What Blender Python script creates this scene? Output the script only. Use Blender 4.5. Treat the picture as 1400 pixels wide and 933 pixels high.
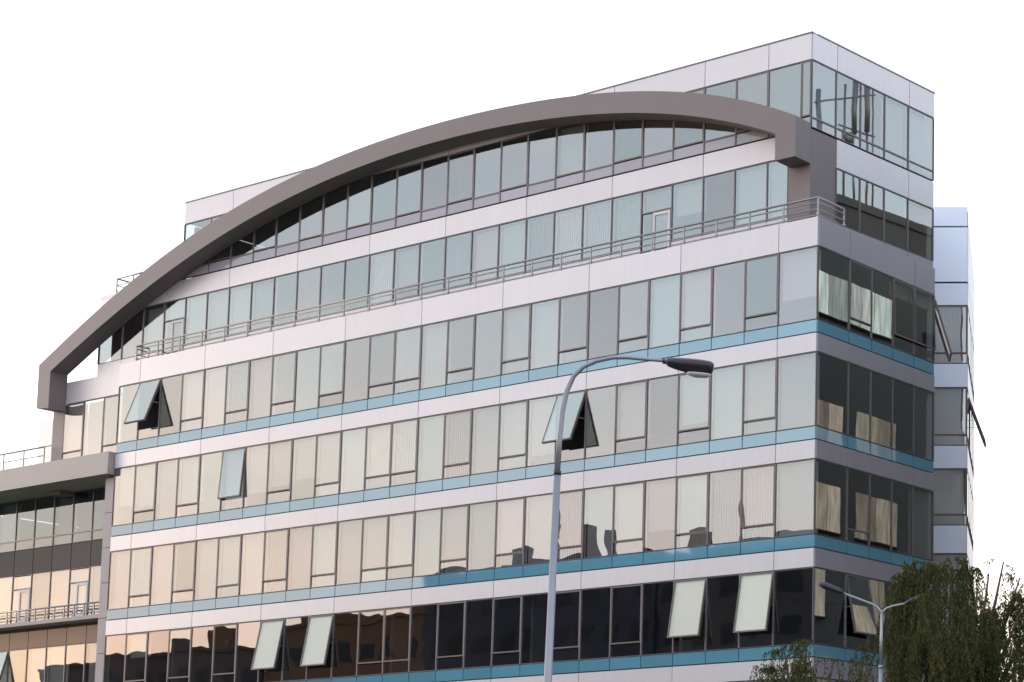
import bpy, bmesh, math, random
from mathutils import Vector, Matrix
random.seed(7)
scene = bpy.context.scene
for o in list(bpy.data.objects):
    bpy.data.objects.remove(o)

# ------------------------------------------------------------------ camera
CAM = Vector((38.379, -49.460, 1.65))
F_PX, PPU, PPV, YAW, PITCH = 2711.85, 1416.8, 864.1, 0.54714, 0.11665
fwd = Vector((-math.sin(YAW)*math.cos(PITCH), math.cos(YAW)*math.cos(PITCH), math.sin(PITCH)))
rgt = Vector((math.cos(YAW), math.sin(YAW), 0))
upv = rgt.cross(fwd)
cd = bpy.data.cameras.new('camera')
cam = bpy.data.objects.new('camera', cd)
scene.collection.objects.link(cam)
m = Matrix((rgt, upv, -fwd)).transposed().to_4x4()
m.translation = CAM
cam.matrix_world = m
cd.sensor_width = 36.0
cd.lens = F_PX/1400*36.0
cd.shift_x = (700-PPU)/1400
cd.shift_y = (PPV-466.5)/1400
cd.clip_start = 0.1
cd.clip_end = 3000
scene.camera = cam

def at(u, v, t):
    """world point seen at pixel (u,v) on the upright plane t metres in front of the camera"""
    d = rgt*((u-PPU)/F_PX) - upv*((v-PPV)/F_PX) + fwd
    h = Vector((fwd.x, fwd.y, 0)).normalized()
    return CAM + d*(t/d.dot(h))

# ------------------------------------------------------------------ sky and sun
SUN_AZ = Vector((-0.965, -0.26, 0)).normalized()
SUN_EL = math.radians(8)
world = bpy.data.worlds.new('World')
scene.world = world
world.use_nodes = True
nt = world.node_tree
for n in list(nt.nodes):
    nt.nodes.remove(n)
N = nt.nodes.new
L = nt.links.new
def math_node(tree, op, a, b=None, clamp=False):
    n = tree.nodes.new('ShaderNodeMath'); n.operation = op; n.use_clamp = clamp
    for i, v in enumerate((a, b)):
        if v is None: continue
        if isinstance(v, (int, float)): n.inputs[i].default_value = v
        else: tree.links.new(v, n.inputs[i])
    return n.outputs[0]
def ramp(tree, fac, stops):
    r = tree.nodes.new('ShaderNodeValToRGB')
    e = r.color_ramp.elements
    while len(e) < len(stops): e.new(0.5)
    for el, (p, c) in zip(e, stops):
        el.position = p; el.color = (*c, 1)
    if fac is not None: tree.links.new(fac, r.inputs[0])
    return r.outputs[0]
def mix_rgb(tree, fac, a, b, mode='MIX'):
    n = tree.nodes.new('ShaderNodeMix'); n.data_type = 'RGBA'; n.blend_type = mode; n.clamp_factor = True
    if isinstance(fac, (int, float)): n.inputs[0].default_value = fac
    else: tree.links.new(fac, n.inputs[0])
    for i, v in ((6, a), (7, b)):
        if isinstance(v, tuple): n.inputs[i].default_value = (*v, 1)
        else: tree.links.new(v, n.inputs[i])
    return n.outputs[2]
sky = N('ShaderNodeTexSky'); sky.sky_type = 'NISHITA'; sky.sun_disc = False
sky.sun_elevation = SUN_EL
sky.sun_rotation = math.atan2(SUN_AZ.x, SUN_AZ.y)
sky.dust_density = 1.5
bgN = N('ShaderNodeBackground'); bgN.inputs[1].default_value = 0.05
L(sky.outputs[0], bgN.inputs[0])
tc = N('ShaderNodeTexCoord')
sep = N('ShaderNodeSeparateXYZ'); L(tc.outputs['Generated'], sep.inputs[0])
el = math_node(nt, 'MAXIMUM', sep.outputs[2], 0.0)
dot = N('ShaderNodeVectorMath'); dot.operation = 'DOT_PRODUCT'
L(tc.outputs['Generated'], dot.inputs[0]); dot.inputs[1].default_value = SUN_AZ
warm = math_node(nt, 'MULTIPLY_ADD', dot.outputs['Value'], 0.5)
warm.node.inputs[2].default_value = 0.5
warm = math_node(nt, 'POWER', math_node(nt, 'MAXIMUM', warm, 0.0), 2.2)
K = 0.42     # ramp colours stay below 1, the overcast strength scales them
c_warm = ramp(nt, el, [(0.0, (0.88, 0.50, 0.31)), (0.085, (0.92, 0.555, 0.43)), (0.135, (0.90, 0.69, 0.575)),
                       (0.19, (0.86, 0.755, 0.665)), (0.222, (0.74, 0.715, 0.68)), (0.255, (0.58, 0.645, 0.675)), (0.32, (0.50, 0.57, 0.61)), (0.46, (0.60, 0.60, 0.575)), (0.62, (0.56, 0.585, 0.60)), (0.8, (0.45, 0.54, 0.66)), (1.0, (0.42, 0.51, 0.63))])
c_cool = ramp(nt, el, [(0.0, (0.62, 0.56, 0.54)), (0.2, (0.60, 0.60, 0.62)), (0.3, (0.56, 0.61, 0.67)), (0.45, (0.50, 0.56, 0.63)), (1.0, (0.40, 0.49, 0.60))])
base = mix_rgb(nt, warm, c_cool, c_warm)
mp = N('ShaderNodeMapping'); mp.inputs['Location'].default_value = (0.0, 0.0, 0.0); mp.inputs['Scale'].default_value = (1.3, 1.3, 5.0)
L(tc.outputs['Generated'], mp.inputs[0])
nz = N('ShaderNodeTexNoise'); nz.inputs['Scale'].default_value = 1.7; nz.inputs['Detail'].default_value = 4; nz.inputs['Roughness'].default_value = 0.55
L(mp.outputs[0], nz.inputs[0])
cl = ramp(nt, nz.outputs[0], [(0.40, (0.0, 0.0, 0.0)), (0.62, (1, 1, 1))])
base = mix_rgb(nt, math_node(nt, 'MULTIPLY', cl, math_node(nt, 'MULTIPLY', warm, 0.45)), base, (0.36, 0.45, 0.55))
bgO = N('ShaderNodeBackground'); bgO.inputs[1].default_value = 2.45
L(base, bgO.inputs[0])
add = N('ShaderNodeAddShader'); L(bgN.outputs[0], add.inputs[0]); L(bgO.outputs[0], add.inputs[1])
wo = N('ShaderNodeOutputWorld'); L(add.outputs[0], wo.inputs[0])

sd = bpy.data.lights.new('sun', 'SUN')
sd.energy = 0.8; sd.angle = math.radians(20); sd.color = (1.0, 0.86, 0.74)
sun = bpy.data.objects.new('sun', sd)
scene.collection.objects.link(sun)
sv = Vector((SUN_AZ.x*math.cos(SUN_EL), SUN_AZ.y*math.cos(SUN_EL), math.sin(SUN_EL)))
sun.rotation_euler = (-sv).to_track_quat('-Z', 'Y').to_euler()
sun.location = sv*100

scene.render.engine = 'CYCLES'
scene.view_settings.view_transform = 'Standard'
scene.view_settings.look = 'None'
scene.view_settings.exposure = 0.0
scene.view_settings.gamma = 1.0
scene.view_settings.use_curve_mapping = False
scene.cycles.max_bounces = 10
scene.cycles.transparent_max_bounces = 16

# ------------------------------------------------------------------ materials
MATS = {}
def new_mat(name):
    m = bpy.data.materials.new(name); m.use_nodes = True
    t = m.node_tree
    for n in list(t.nodes): t.nodes.remove(n)
    out = t.nodes.new('ShaderNodeOutputMaterial')
    MATS[name] = m
    return m, t, out
def plain(name, col, rough=0.5, metal=0.0, var=0.06, scale=1.2, streak=0.0, spec=0.5, obj_var=0.0, bump=0.0):
    """painted/solid surface with low-frequency soiling and a small change from piece to piece"""
    m, t, out = new_mat(name)
    p = t.nodes.new('ShaderNodeBsdfPrincipled')
    p.inputs['Roughness'].default_value = rough; p.inputs['Metallic'].default_value = metal
    p.inputs['Specular IOR Level'].default_value = spec
    g = t.nodes.new('ShaderNodeNewGeometry')
    n1 = t.nodes.new('ShaderNodeTexNoise'); n1.inputs['Scale'].default_value = scale; n1.inputs['Detail'].default_value = 5
    t.links.new(g.outputs['Position'], n1.inputs[0])
    f = math_node(t, 'SUBTRACT', n1.outputs[0], 0.5)
    f = math_node(t, 'MULTIPLY', f, 2*var)
    if streak:
        mpn = t.nodes.new('ShaderNodeMapping'); mpn.inputs['Scale'].default_value = (7, 7, 0.5)
        t.links.new(g.outputs['Position'], mpn.inputs[0])
        n2 = t.nodes.new('ShaderNodeTexNoise'); n2.inputs['Scale'].default_value = 1.0; n2.inputs['Detail'].default_value = 3
        t.links.new(mpn.outputs[0], n2.inputs[0])
        s = math_node(t, 'MULTIPLY', math_node(t, 'SUBTRACT', n2.outputs[0], 0.5), 2*streak)
        f = math_node(t, 'ADD', f, s)
    if obj_var:
        oi = t.nodes.new('ShaderNodeObjectInfo')
        f = math_node(t, 'ADD', f, math_node(t, 'MULTIPLY', math_node(t, 'SUBTRACT', oi.outputs['Random'], 0.5), 2*obj_var))
    v = math_node(t, 'ADD', f, 1.0)
    c = t.nodes.new('ShaderNodeVectorMath'); c.operation = 'SCALE'; c.inputs[0].default_value = col
    t.links.new(v, c.inputs['Scale'])
    t.links.new(c.outputs[0], p.inputs['Base Color'])
    if bump:
        n3 = t.nodes.new('ShaderNodeTexNoise'); n3.inputs['Scale'].default_value = 18
        t.links.new(g.outputs['Position'], n3.inputs[0])
        b = t.nodes.new('ShaderNodeBump'); b.inputs['Strength'].default_value = bump; b.inputs['Distance'].default_value = 0.02
        t.links.new(n3.outputs[0], b.inputs['Height']); t.links.new(b.outputs[0], p.inputs['Normal'])
    t.links.new(p.outputs[0], out.inputs[0])
    return m
def wavy_normal(t, amp, scale):
    """float glass is never perfectly flat: a slow wave in the surface normal, different in every pane"""
    tcn = t.nodes.new('ShaderNodeTexCoord'); oi = t.nodes.new('ShaderNodeObjectInfo')
    ad = t.nodes.new('ShaderNodeVectorMath'); ad.operation = 'ADD'
    sc = t.nodes.new('ShaderNodeVectorMath'); sc.operation = 'SCALE'; sc.inputs[0].default_value = (37.0, 11.0, 53.0)
    t.links.new(oi.outputs['Random'], sc.inputs['Scale'])
    t.links.new(tcn.outputs['Object'], ad.inputs[0]); t.links.new(sc.outputs[0], ad.inputs[1])
    n = t.nodes.new('ShaderNodeTexNoise'); n.inputs['Scale'].default_value = scale; n.inputs['Detail'].default_value = 1
    t.links.new(ad.outputs[0], n.inputs[0])
    sb = t.nodes.new('ShaderNodeVectorMath'); sb.operation = 'SUBTRACT'; sb.inputs[1].default_value = (0.5, 0.5, 0.5)
    t.links.new(n.outputs['Color'], sb.inputs[0])
    s2 = t.nodes.new('ShaderNodeVectorMath'); s2.operation = 'SCALE'; s2.inputs['Scale'].default_value = amp
    t.links.new(sb.outputs[0], s2.inputs[0])
    g = t.nodes.new('ShaderNodeNewGeometry')
    a2 = t.nodes.new('ShaderNodeVectorMath'); a2.operation = 'ADD'
    t.links.new(g.outputs['Normal'], a2.inputs[0]); t.links.new(s2.outputs[0], a2.inputs[1])
    nn = t.nodes.new('ShaderNodeVectorMath'); nn.operation = 'NORMALIZE'
    t.links.new(a2.outputs[0], nn.inputs[0])
    return nn.outputs[0], oi
def glass(name, refl, trans, amp=0.012, tint=(1, 1, 1), var=0.2):
    m, t, out = new_mat(name)
    nrm, oi = wavy_normal(t, amp, 0.7)
    gl = t.nodes.new('ShaderNodeBsdfGlossy'); gl.inputs['Roughness'].default_value = 0.0
    v = math_node(t, 'ADD', math_node(t, 'MULTIPLY', oi.outputs['Random'], var), 1-var)
    c = t.nodes.new('ShaderNodeVectorMath'); c.operation = 'SCALE'; t.links.new(mix_rgb(t, math_node(t, 'FRACT', math_node(t, 'MULTIPLY', oi.outputs['Random'], 7.3)),
                tuple(a*b for a, b in zip(tint, (1.0, 0.945, 0.935))), tuple(a*b for a, b in zip(tint, (0.95, 1.0, 0.985)))), c.inputs[0])
    t.links.new(v, c.inputs['Scale']); t.links.new(c.outputs[0], gl.inputs['Color'])
    t.links.new(nrm, gl.inputs['Normal'])
    tr = t.nodes.new('ShaderNodeBsdfTransparent'); tr.inputs[0].default_value = (*trans, 1)
    gg = t.nodes.new('ShaderNodeNewGeometry')                # Schlick's law, the same from both sides of the pane
    dt = t.nodes.new('ShaderNodeVectorMath'); dt.operation = 'DOT_PRODUCT'
    t.links.new(gg.outputs['Normal'], dt.inputs[0]); t.links.new(gg.outputs['Incoming'], dt.inputs[1])
    one = math_node(t, 'SUBTRACT', 1.0, math_node(t, 'ABSOLUTE', dt.outputs['Value']), True)
    fac = math_node(t, 'ADD', math_node(t, 'MULTIPLY', math_node(t, 'POWER', one, 5.0), 1-refl), refl, True)
    mx = t.nodes.new('ShaderNodeMixShader')
    t.links.new(fac, mx.inputs[0]); t.links.new(tr.outputs[0], mx.inputs[1]); t.links.new(gl.outputs[0], mx.inputs[2])
    t.links.new(mx.outputs[0], out.inputs[0])
    return m
def enamel(name, col, refl=0.16, var=0.08):
    """back-painted spandrel glass"""
    m, t, out = new_mat(name)
    nrm, oi = wavy_normal(t, 0.008, 0.8)
    gl = t.nodes.new('ShaderNodeBsdfGlossy'); gl.inputs['Roughness'].default_value = 0.03
    t.links.new(nrm, gl.inputs['Normal'])
    df = t.nodes.new('ShaderNodeBsdfDiffuse')
    v = math_node(t, 'ADD', math_node(t, 'MULTIPLY', oi.outputs['Random'], 2*var), 1-var)
    c = t.nodes.new('ShaderNodeVectorMath'); c.operation = 'SCALE'; c.inputs[0].default_value = col
    t.links.new(v, c.inputs['Scale']); t.links.new(c.outputs[0], df.inputs[0])
    mx = t.nodes.new('ShaderNodeMixShader'); mx.inputs[0].default_value = refl
    t.links.new(df.outputs[0], mx.inputs[1]); t.links.new(gl.outputs[0], mx.inputs[2])
    t.links.new(mx.outputs[0], out.inputs[0])
    return m

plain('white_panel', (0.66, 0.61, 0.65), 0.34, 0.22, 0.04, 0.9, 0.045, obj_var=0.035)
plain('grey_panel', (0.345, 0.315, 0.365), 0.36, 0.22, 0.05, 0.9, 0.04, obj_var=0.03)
plain('wing_panel', (0.66, 0.71, 0.83), 0.34, 0.25, 0.035, 0.9, 0.025, obj_var=0.03)
plain('arch_paint', (0.195, 0.155, 0.165), 0.5, 0.0, 0.05, 0.6, 0.03)
plain('stone', (0.47, 0.39, 0.39), 0.7, 0.0, 0.08, 1.5, 0.05, obj_var=0.04)
plain('canopy_panel', (0.42, 0.355, 0.34), 0.55, 0.0, 0.06, 0.8, 0.06)
plain('frame_metal', (0.17, 0.145, 0.165), 0.45, 0.3, 0.05, 4)
plain('sash_metal', (0.15, 0.115, 0.11), 0.5, 0.2, 0.05, 4)
plain('white_frame', (0.62, 0.60, 0.62), 0.5, 0.0, 0.05, 4)
plain('rail_steel', (0.36, 0.335, 0.34), 0.4, 0.4, 0.08, 6)
plain('coping_metal', (0.20, 0.185, 0.19), 0.4, 0.5, 0.05, 3)
plain('cream_blind', (0.80, 0.76, 0.68), 0.8, 0.0, 0.03, 2)
plain('blind', (0.74, 0.70, 0.675), 0.8, 0.0, 0.03, 2, 0.0, obj_var=0.10)
plain('interior', (0.17, 0.16, 0.16), 0.8, 0.0, 0.06, 0.7)
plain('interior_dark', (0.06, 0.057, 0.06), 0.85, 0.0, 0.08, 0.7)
plain('ceiling', (0.22, 0.21, 0.205), 0.8, 0.0, 0.04, 1)
plain('furniture', (0.22, 0.15, 0.09), 0.6, 0.0, 0.1, 3, obj_var=0.3)
plain('brown_spandrel', (0.20, 0.105, 0.075), 0.25, 0.0, 0.12, 0.8, obj_var=0.1)
enamel('blue_spandrel', (0.125, 0.315, 0.435), 0.185)
enamel('lilac_spandrel', (0.40, 0.36, 0.42), 0.10)
enamel('grey_spandrel', (0.060, 0.056, 0.066), 0.035)
enamel('brown_glass', (0.21, 0.125, 0.10), 0.07)
glass('pane_glass', 0.225, (0.76, 0.78, 0.785), tint=(1.0, 0.985, 0.995))
glass('clear_glass', 0.07, (0.95, 0.95, 0.93))
glass('grey_glass', 0.15, (0.62, 0.66, 0.70), tint=(0.86, 0.93, 1.0))
glass('side_glass', 0.22, (0.74, 0.77, 0.77), amp=0.006)
glass('top_glass', 0.225, (0.76, 0.78, 0.785), amp=0.006, tint=(0.98, 0.99, 1.0))
glass('sash_glass', 0.34, (0.60, 0.64, 0.64), amp=0.006)
plain('asphalt', (0.055, 0.055, 0.058), 0.9, 0.0, 0.15, 0.4, bump=0.3)
plain('paving', (0.17, 0.165, 0.16), 0.85, 0.0, 0.12, 0.6, bump=0.2)
plain('kerb', (0.36, 0.35, 0.34), 0.8, 0.0, 0.1, 2)
plain('paint', (0.75, 0.75, 0.73), 0.7, 0.0, 0.15, 5)
plain('grass_soil', (0.06, 0.085, 0.035), 0.95, 0.0, 0.3, 2, bump=0.5)
plain('lamp_pole', (0.30, 0.29, 0.33), 0.45, 0.5, 0.12, 3, 0.08)
plain('galvanised', (0.33, 0.345, 0.37), 0.45, 0.6, 0.12, 8)
plain('lamp_head', (0.030, 0.022, 0.034), 0.35, 0.1, 0.1, 8)
plain('lamp_lens', (0.62, 0.61, 0.62), 0.25, 0.0, 0.05, 8)
plain('twig_bark', (0.05, 0.055, 0.025), 0.9, 0.0, 0.3, 6)
plain('bark', (0.085, 0.06, 0.045), 0.9, 0.0, 0.3, 6, bump=0.6)
for i, c in enumerate([(0.065, 0.042, 0.042), (0.028, 0.028, 0.045), (0.12, 0.052, 0.03), (0.05, 0.047, 0.055), (0.14, 0.15, 0.15)]):
    plain('facing_wall_%d' % i, c, 0.85, 0.0, 0.12, 0.3, 0.08)
plain('dark_window', (0.02, 0.022, 0.03), 0.5, 0.0, 0.05, 2, spec=0.1)
def lit(name, col, strength):
    m, t, out = new_mat(name)
    g = t.nodes.new('ShaderNodeNewGeometry'); oi = t.nodes.new('ShaderNodeObjectInfo')
    mpn = t.nodes.new('ShaderNodeMapping'); mpn.inputs['Scale'].default_value = (5, 5, 0.6); t.links.new(g.outputs['Position'], mpn.inputs[0])
    n = t.nodes.new('ShaderNodeTexNoise'); n.inputs['Scale'].default_value = 1.3; t.links.new(mpn.outputs[0], n.inputs[0])
    f = math_node(t, 'MULTIPLY', math_node(t, 'ADD', n.outputs[0], 0.1), math_node(t, 'ADD', oi.outputs['Random'], 0.55))
    e = t.nodes.new('ShaderNodeEmission'); e.inputs[0].default_value = (*col, 1)
    t.links.new(math_node(t, 'MULTIPLY', f, strength), e.inputs[1])
    t.links.new(e.outputs[0], out.inputs[0])
lit('curtained_window', (1.0, 0.88, 0.71), 1.15)
lit('office_window', (0.88, 0.95, 0.90), 2.5)
plain('roof_tile', (0.10, 0.07, 0.065), 0.8, 0.0, 0.15, 2)

def leaf_mat(name, c1, c2):
    m, t, out = new_mat(name)
    g = t.nodes.new('ShaderNodeNewGeometry')
    c = ramp(t, g.outputs['Random Per Island'], [(0.0, c1), (0.62, c2), (0.85, (0.115, 0.085, 0.03)), (1.0, (0.17, 0.095, 0.035))])
    d = t.nodes.new('ShaderNodeBsdfDiffuse'); t.links.new(c, d.inputs[0])
    tl = t.nodes.new('ShaderNodeBsdfTranslucent'); t.links.new(c, tl.inputs[0])
    mx = t.nodes.new('ShaderNodeMixShader'); mx.inputs[0].default_value = 0.3
    t.links.new(d.outputs[0], mx.inputs[1]); t.links.new(tl.outputs[0], mx.inputs[2])
    t.links.new(mx.outputs[0], out.inputs[0])
leaf_mat('willow_leaf', (0.024, 0.038, 0.016), (0.085, 0.10, 0.036))

# ------------------------------------------------------------------ helpers
def link(o):
    scene.collection.objects.link(o); return o
def mesh_from(bm, name, mat, smooth=False):
    bmesh.ops.recalc_face_normals(bm, faces=bm.faces[:])
    me = bpy.data.meshes.new(name); bm.to_mesh(me); bm.free()
    for mm in (mat if isinstance(mat, (list, tuple)) else [mat]):
        me.materials.append(MATS[mm])
    if smooth:
        for p in me.polygons: p.use_smooth = True
    return me
def put(name, me, parent=None, loc=(0, 0, 0), rot=(0, 0, 0)):
    o = bpy.data.objects.new(name, me); link(o)
    o.parent = parent; o.location = loc; o.rotation_euler = rot
    return o
def thing(name, label, cat, loc=(0, 0, 0), group=None):
    o = link(bpy.data.objects.new(name, None)); o.location = loc; o.empty_display_size = 0.5
    o['label'] = label; o['category'] = cat
    if group: o['group'] = group
    return o
def add_box(bm, a, b):
    vs = [bm.verts.new((x, y, z)) for x in (a[0], b[0]) for y in (a[1], b[1]) for z in (a[2], b[2])]
    for f in ((0, 1, 3, 2), (4, 6, 7, 5), (0, 4, 5, 1), (2, 3, 7, 6), (0, 2, 6, 4), (1, 5, 7, 3)):
        bm.faces.new([vs[i] for i in f])
def add_tube(bm, pts, radii, n=8, cap=True):
    pts = [Vector(p) for p in pts]; rings = []; u = None
    for i, p in enumerate(pts):
        d = (pts[min(i+1, len(pts)-1)] - pts[max(i-1, 0)]).normalized()
        if u is None:
            u = d.cross(Vector((0, 0, 1)) if abs(d.z) < 0.9 else Vector((1, 0, 0))).normalized()
        u = (u - d*u.dot(d)).normalized(); w = d.cross(u)
        r = radii[i] if isinstance(radii, (list, tuple)) else radii
        rings.append([bm.verts.new(p + (u*math.cos(2*math.pi*k/n) + w*math.sin(2*math.pi*k/n))*r) for k in range(n)])
    for r0, r1 in zip(rings, rings[1:]):
        for k in range(n):
            bm.faces.new((r0[k], r0[(k+1) % n], r1[(k+1) % n], r1[k]))
    if cap:
        bm.faces.new(rings[0]); bm.faces.new(rings[-1])
def add_prism(bm, poly, z0, z1):
    lo = [bm.verts.new((x, y, z0)) for x, y in poly]; hi = [bm.verts.new((x, y, z1)) for x, y in poly]
    n = len(poly)
    bm.faces.new(lo); bm.faces.new(hi)
    for i in range(n): bm.faces.new((lo[i], lo[(i+1) % n], hi[(i+1) % n], hi[i]))
_cache = {}
def box_mesh(dx, dy, dz, mat, bevel=0.0):
    """box from the origin to (dx,dy,dz), shared between alike pieces"""
    k = ('box', round(dx, 3), round(dy, 3), round(dz, 3), mat, bevel)
    if k not in _cache:
        bm = bmesh.new(); add_box(bm, (0, 0, 0), (dx, dy, dz))
        if bevel: bmesh.ops.bevel(bm, geom=bm.edges[:], offset=bevel, segments=1, affect='EDGES')
        _cache[k] = mesh_from(bm, 'panel', mat)
    return _cache[k]
def wbox(name, a, b, mat, parent=None, bevel=0.0):
    """box between two world corners"""
    a2 = [min(p, q) for p, q in zip(a, b)]; b2 = [max(p, q) for p, q in zip(a, b)]
    return put(name, box_mesh(b2[0]-a2[0], b2[1]-a2[1], b2[2]-a2[2], mat, bevel), parent, a2)

class Facade:
    """a vertical plane: local x runs along it (to the left seen from outside), local y points outwards"""
    def __init__(s, ox, oy, theta, parent):
        s.o = Vector((ox, oy, 0)); s.th = theta; s.p = parent
        s.S = Vector((math.cos(theta), math.sin(theta), 0)); s.N = Vector((-math.sin(theta), math.cos(theta), 0))
    def pt(s, a, d, z): return s.o + s.S*a + s.N*d + Vector((0, 0, z))
    def box(s, name, s0, s1, d0, d1, z0, z1, mat, bevel=0.0):
        return put(name, box_mesh(s1-s0, d1-d0, z1-z0, mat, bevel), s.p, s.pt(s0, d0, z0), (0, 0, s.th))
    def panels(s, name, joints, z0, z1, mat, d0=-0.05, d1=0.03, gap=0.012, bevel=0.006):
        for a, b in zip(joints, joints[1:]):
            s.box(name, a+gap, b-gap, d0, d1, z0, z1, mat, bevel)

def frame_mesh(w, h, j=0.023, head=0.017, sill=0.017, transoms=(), mat='frame_metal'):
    k = ('frame', round(w, 3), round(h, 3), j, head, sill, tuple(transoms), mat)
    if k not in _cache:
        bm = bmesh.new()
        add_box(bm, (0, -0.06, 0), (j, 0.03, h)); add_box(bm, (w-j, -0.06, 0), (w, 0.03, h))
        add_box(bm, (j, -0.058, h-head), (w-j, 0.026, h)); add_box(bm, (j, -0.058, 0), (w-j, 0.026, sill))
        for z in transoms: add_box(bm, (j, -0.055, z-0.02), (w-j, 0.022, z+0.02))
        _cache[k] = mesh_from(bm, 'window_frame', mat)
    return _cache[k]
def sash_mesh(w, h):
    """opening sash frame hung from its top edge: origin at the top left, opens around local x"""
    k = ('sash', round(w, 3), round(h, 3))
    if k not in _cache:
        bm = bmesh.new(); t = 0.035
        add_box(bm, (0, -0.05, -h), (t, 0.03, 0)); add_box(bm, (w-t, -0.05, -h), (w, 0.03, 0))
        add_box(bm, (t, -0.048, -t), (w-t, 0.028, -0.001)); add_box(bm, (t, -0.048, -h+0.001), (w-t, 0.028, -h+0.05))
        _cache[k] = mesh_from(bm, 'sash', 'sash_metal')
    return _cache[k]
def slat_mesh(w, h, n):
    """vertical-slat blind"""
    k = ('slats', round(w, 3), round(h, 3), n)
    if k not in _cache:
        bm = bmesh.new(); p = w/n
        for i in range(n):
            x0 = i*p; a = 0.30
            q = [(x0, 0), (x0+p*0.92, -p*a), (x0+p*0.92, -p*a-0.006), (x0, -0.006)]
            add_prism(bm, q, 0, h)
        add_box(bm, (0, -0.05, h+0.002), (w, 0.02, h+0.05))
        _cache[k] = mesh_from(bm, 'blind', 'blind')
    return _cache[k]

def window(F, s0, s1, z0, z1, kind='fixed', low=0.44, angle=0.0, blind=None, gm='pane_glass', fm='frame_metal', d=0.0, j=0.023, screen=False, low_mat=None):
    """one bay of glazing: window (frame) > pane, sash, lower_pane, blind"""
    w, h = s1-s0, z1-z0
    win = put('window', frame_mesh(w, h, j=j, mat=fm), F.p, F.pt(s0, d, z0), (0, 0, F.th))
    gx, gw = j, w-2*j
    if kind == 'fixed':
        put('pane', box_mesh(gw, 0.014, h-0.036, gm), win, (gx, -0.012, 0.018))
    elif kind == 'split':                                   # fixed light with a thin transom
        put('pane', box_mesh(gw, 0.014, h-low-0.022, gm), win, (gx, -0.012, low+0.004))
        put('transom', box_mesh(gw, 0.06, 0.05, fm), win, (gx, -0.03, low-0.048))
        put('lower_pane', box_mesh(gw, 0.014, low-0.067, low_mat or gm), win, (gx, -0.012, 0.018))
    else:                                                   # top-hung opening sash over a fixed lower light
        put('lower_pane', box_mesh(gw, 0.014, low-0.053, low_mat or gm), win, (gx, -0.012, 0.018))
        sw, sh = gw-0.006, h-low-0.022
        sa = put('sash', sash_mesh(sw, sh), win, (gx+0.003, -0.004, h-0.019), (angle, 0, 0))
        g2 = 'clear_glass' if screen else ('sash_glass' if angle > 0.1 else gm)
        off = Matrix.Rotation(angle, 3, 'X') @ Vector((0, 0.008, -sh+0.052))
        put('pane', box_mesh(sw-0.074, 0.014, sh-0.09, g2), win, Vector((gx+0.04, -0.004, h-0.019))+off, (angle, 0, 0))
        if angle > 0.15:
            st = math.sin(angle)*sh*0.55
            for sx in (gx+0.012, gx+sw-0.03):
                put('stay', box_mesh(0.018, st, 0.02, 'rail_steel'), win, (sx, -0.02, h-0.019-math.cos(angle)*sh*0.55))
        if screen:
            off = Matrix.Rotation(angle, 3, 'X') @ Vector((0, -0.035, -sh+0.06))
            put('sash_blind', box_mesh(sw-0.08, 0.008, sh-0.11, 'cream_blind'), win, Vector((gx+0.043, -0.004, h-0.019))+off, (angle, 0, 0))
    if blind:
        typ, frac = blind
        bh = (h-0.12)*frac
        if typ == 'slat':
            put('blind', slat_mesh(gw-0.06, bh-0.06, 12), win, (gx+0.03, -0.20, h-0.06-bh))
        else:
            put('blind', box_mesh(gw-0.02, 0.01, bh, 'blind'), win, (gx+0.01, -0.20, h-0.06-bh))
    return win

# ------------------------------------------------------------------ ground and street
def ground_sheet(name, x0, x1, y0, y1, z, mat):
    bm = bmesh.new(); vs = [bm.verts.new(p) for p in ((x0, y0, z), (x1, y0, z), (x1, y1, z), (x0, y1, z))]; bm.faces.new(vs)
    o = put(name, mesh_from(bm, name, mat)); o['kind'] = 'structure'; return o
ground_sheet('ground', -1500, 1500, -1500, 1500, -0.02, 'grass_soil')
ground_sheet('road', -300, 300, -44, -32, -0.012, 'asphalt')
for y in (-44.15, -32):
    k = wbox('kerb', (-300, y, -0.02), (300, y+0.15, 0.12), 'kerb'); k['kind'] = 'structure'
ground_sheet('pavement', -300, 300, -31.85, -26, 0.10, 'paving')
ground_sheet('verge', -300, 300, -26, -9, 0.06, 'grass_soil')

# ------------------------------------------------------------------ the office building
OB = thing('office_building', 'long glass and white panel office block under a grey arched roof beam', 'building')
B0, B, R0, R = 1.60926, 1.40377, 1.68793, 1.24234
H = 3.5
front = Facade(0, 0, math.pi, OB)
right = Facade(0, 0, -math.pi/2, OB)       # its s runs towards -Y, so bays at Y use s = -Y
up_f = Facade(0, 0.82, math.pi, OB)
SK = math.radians(4.4)
up_r = Facade(-1.0-0.82*math.sin(SK), 0.82-0.82*math.cos(SK), -math.pi/2-SK, OB)
XL = B0 + 25*B                             # left end of the main front

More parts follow.
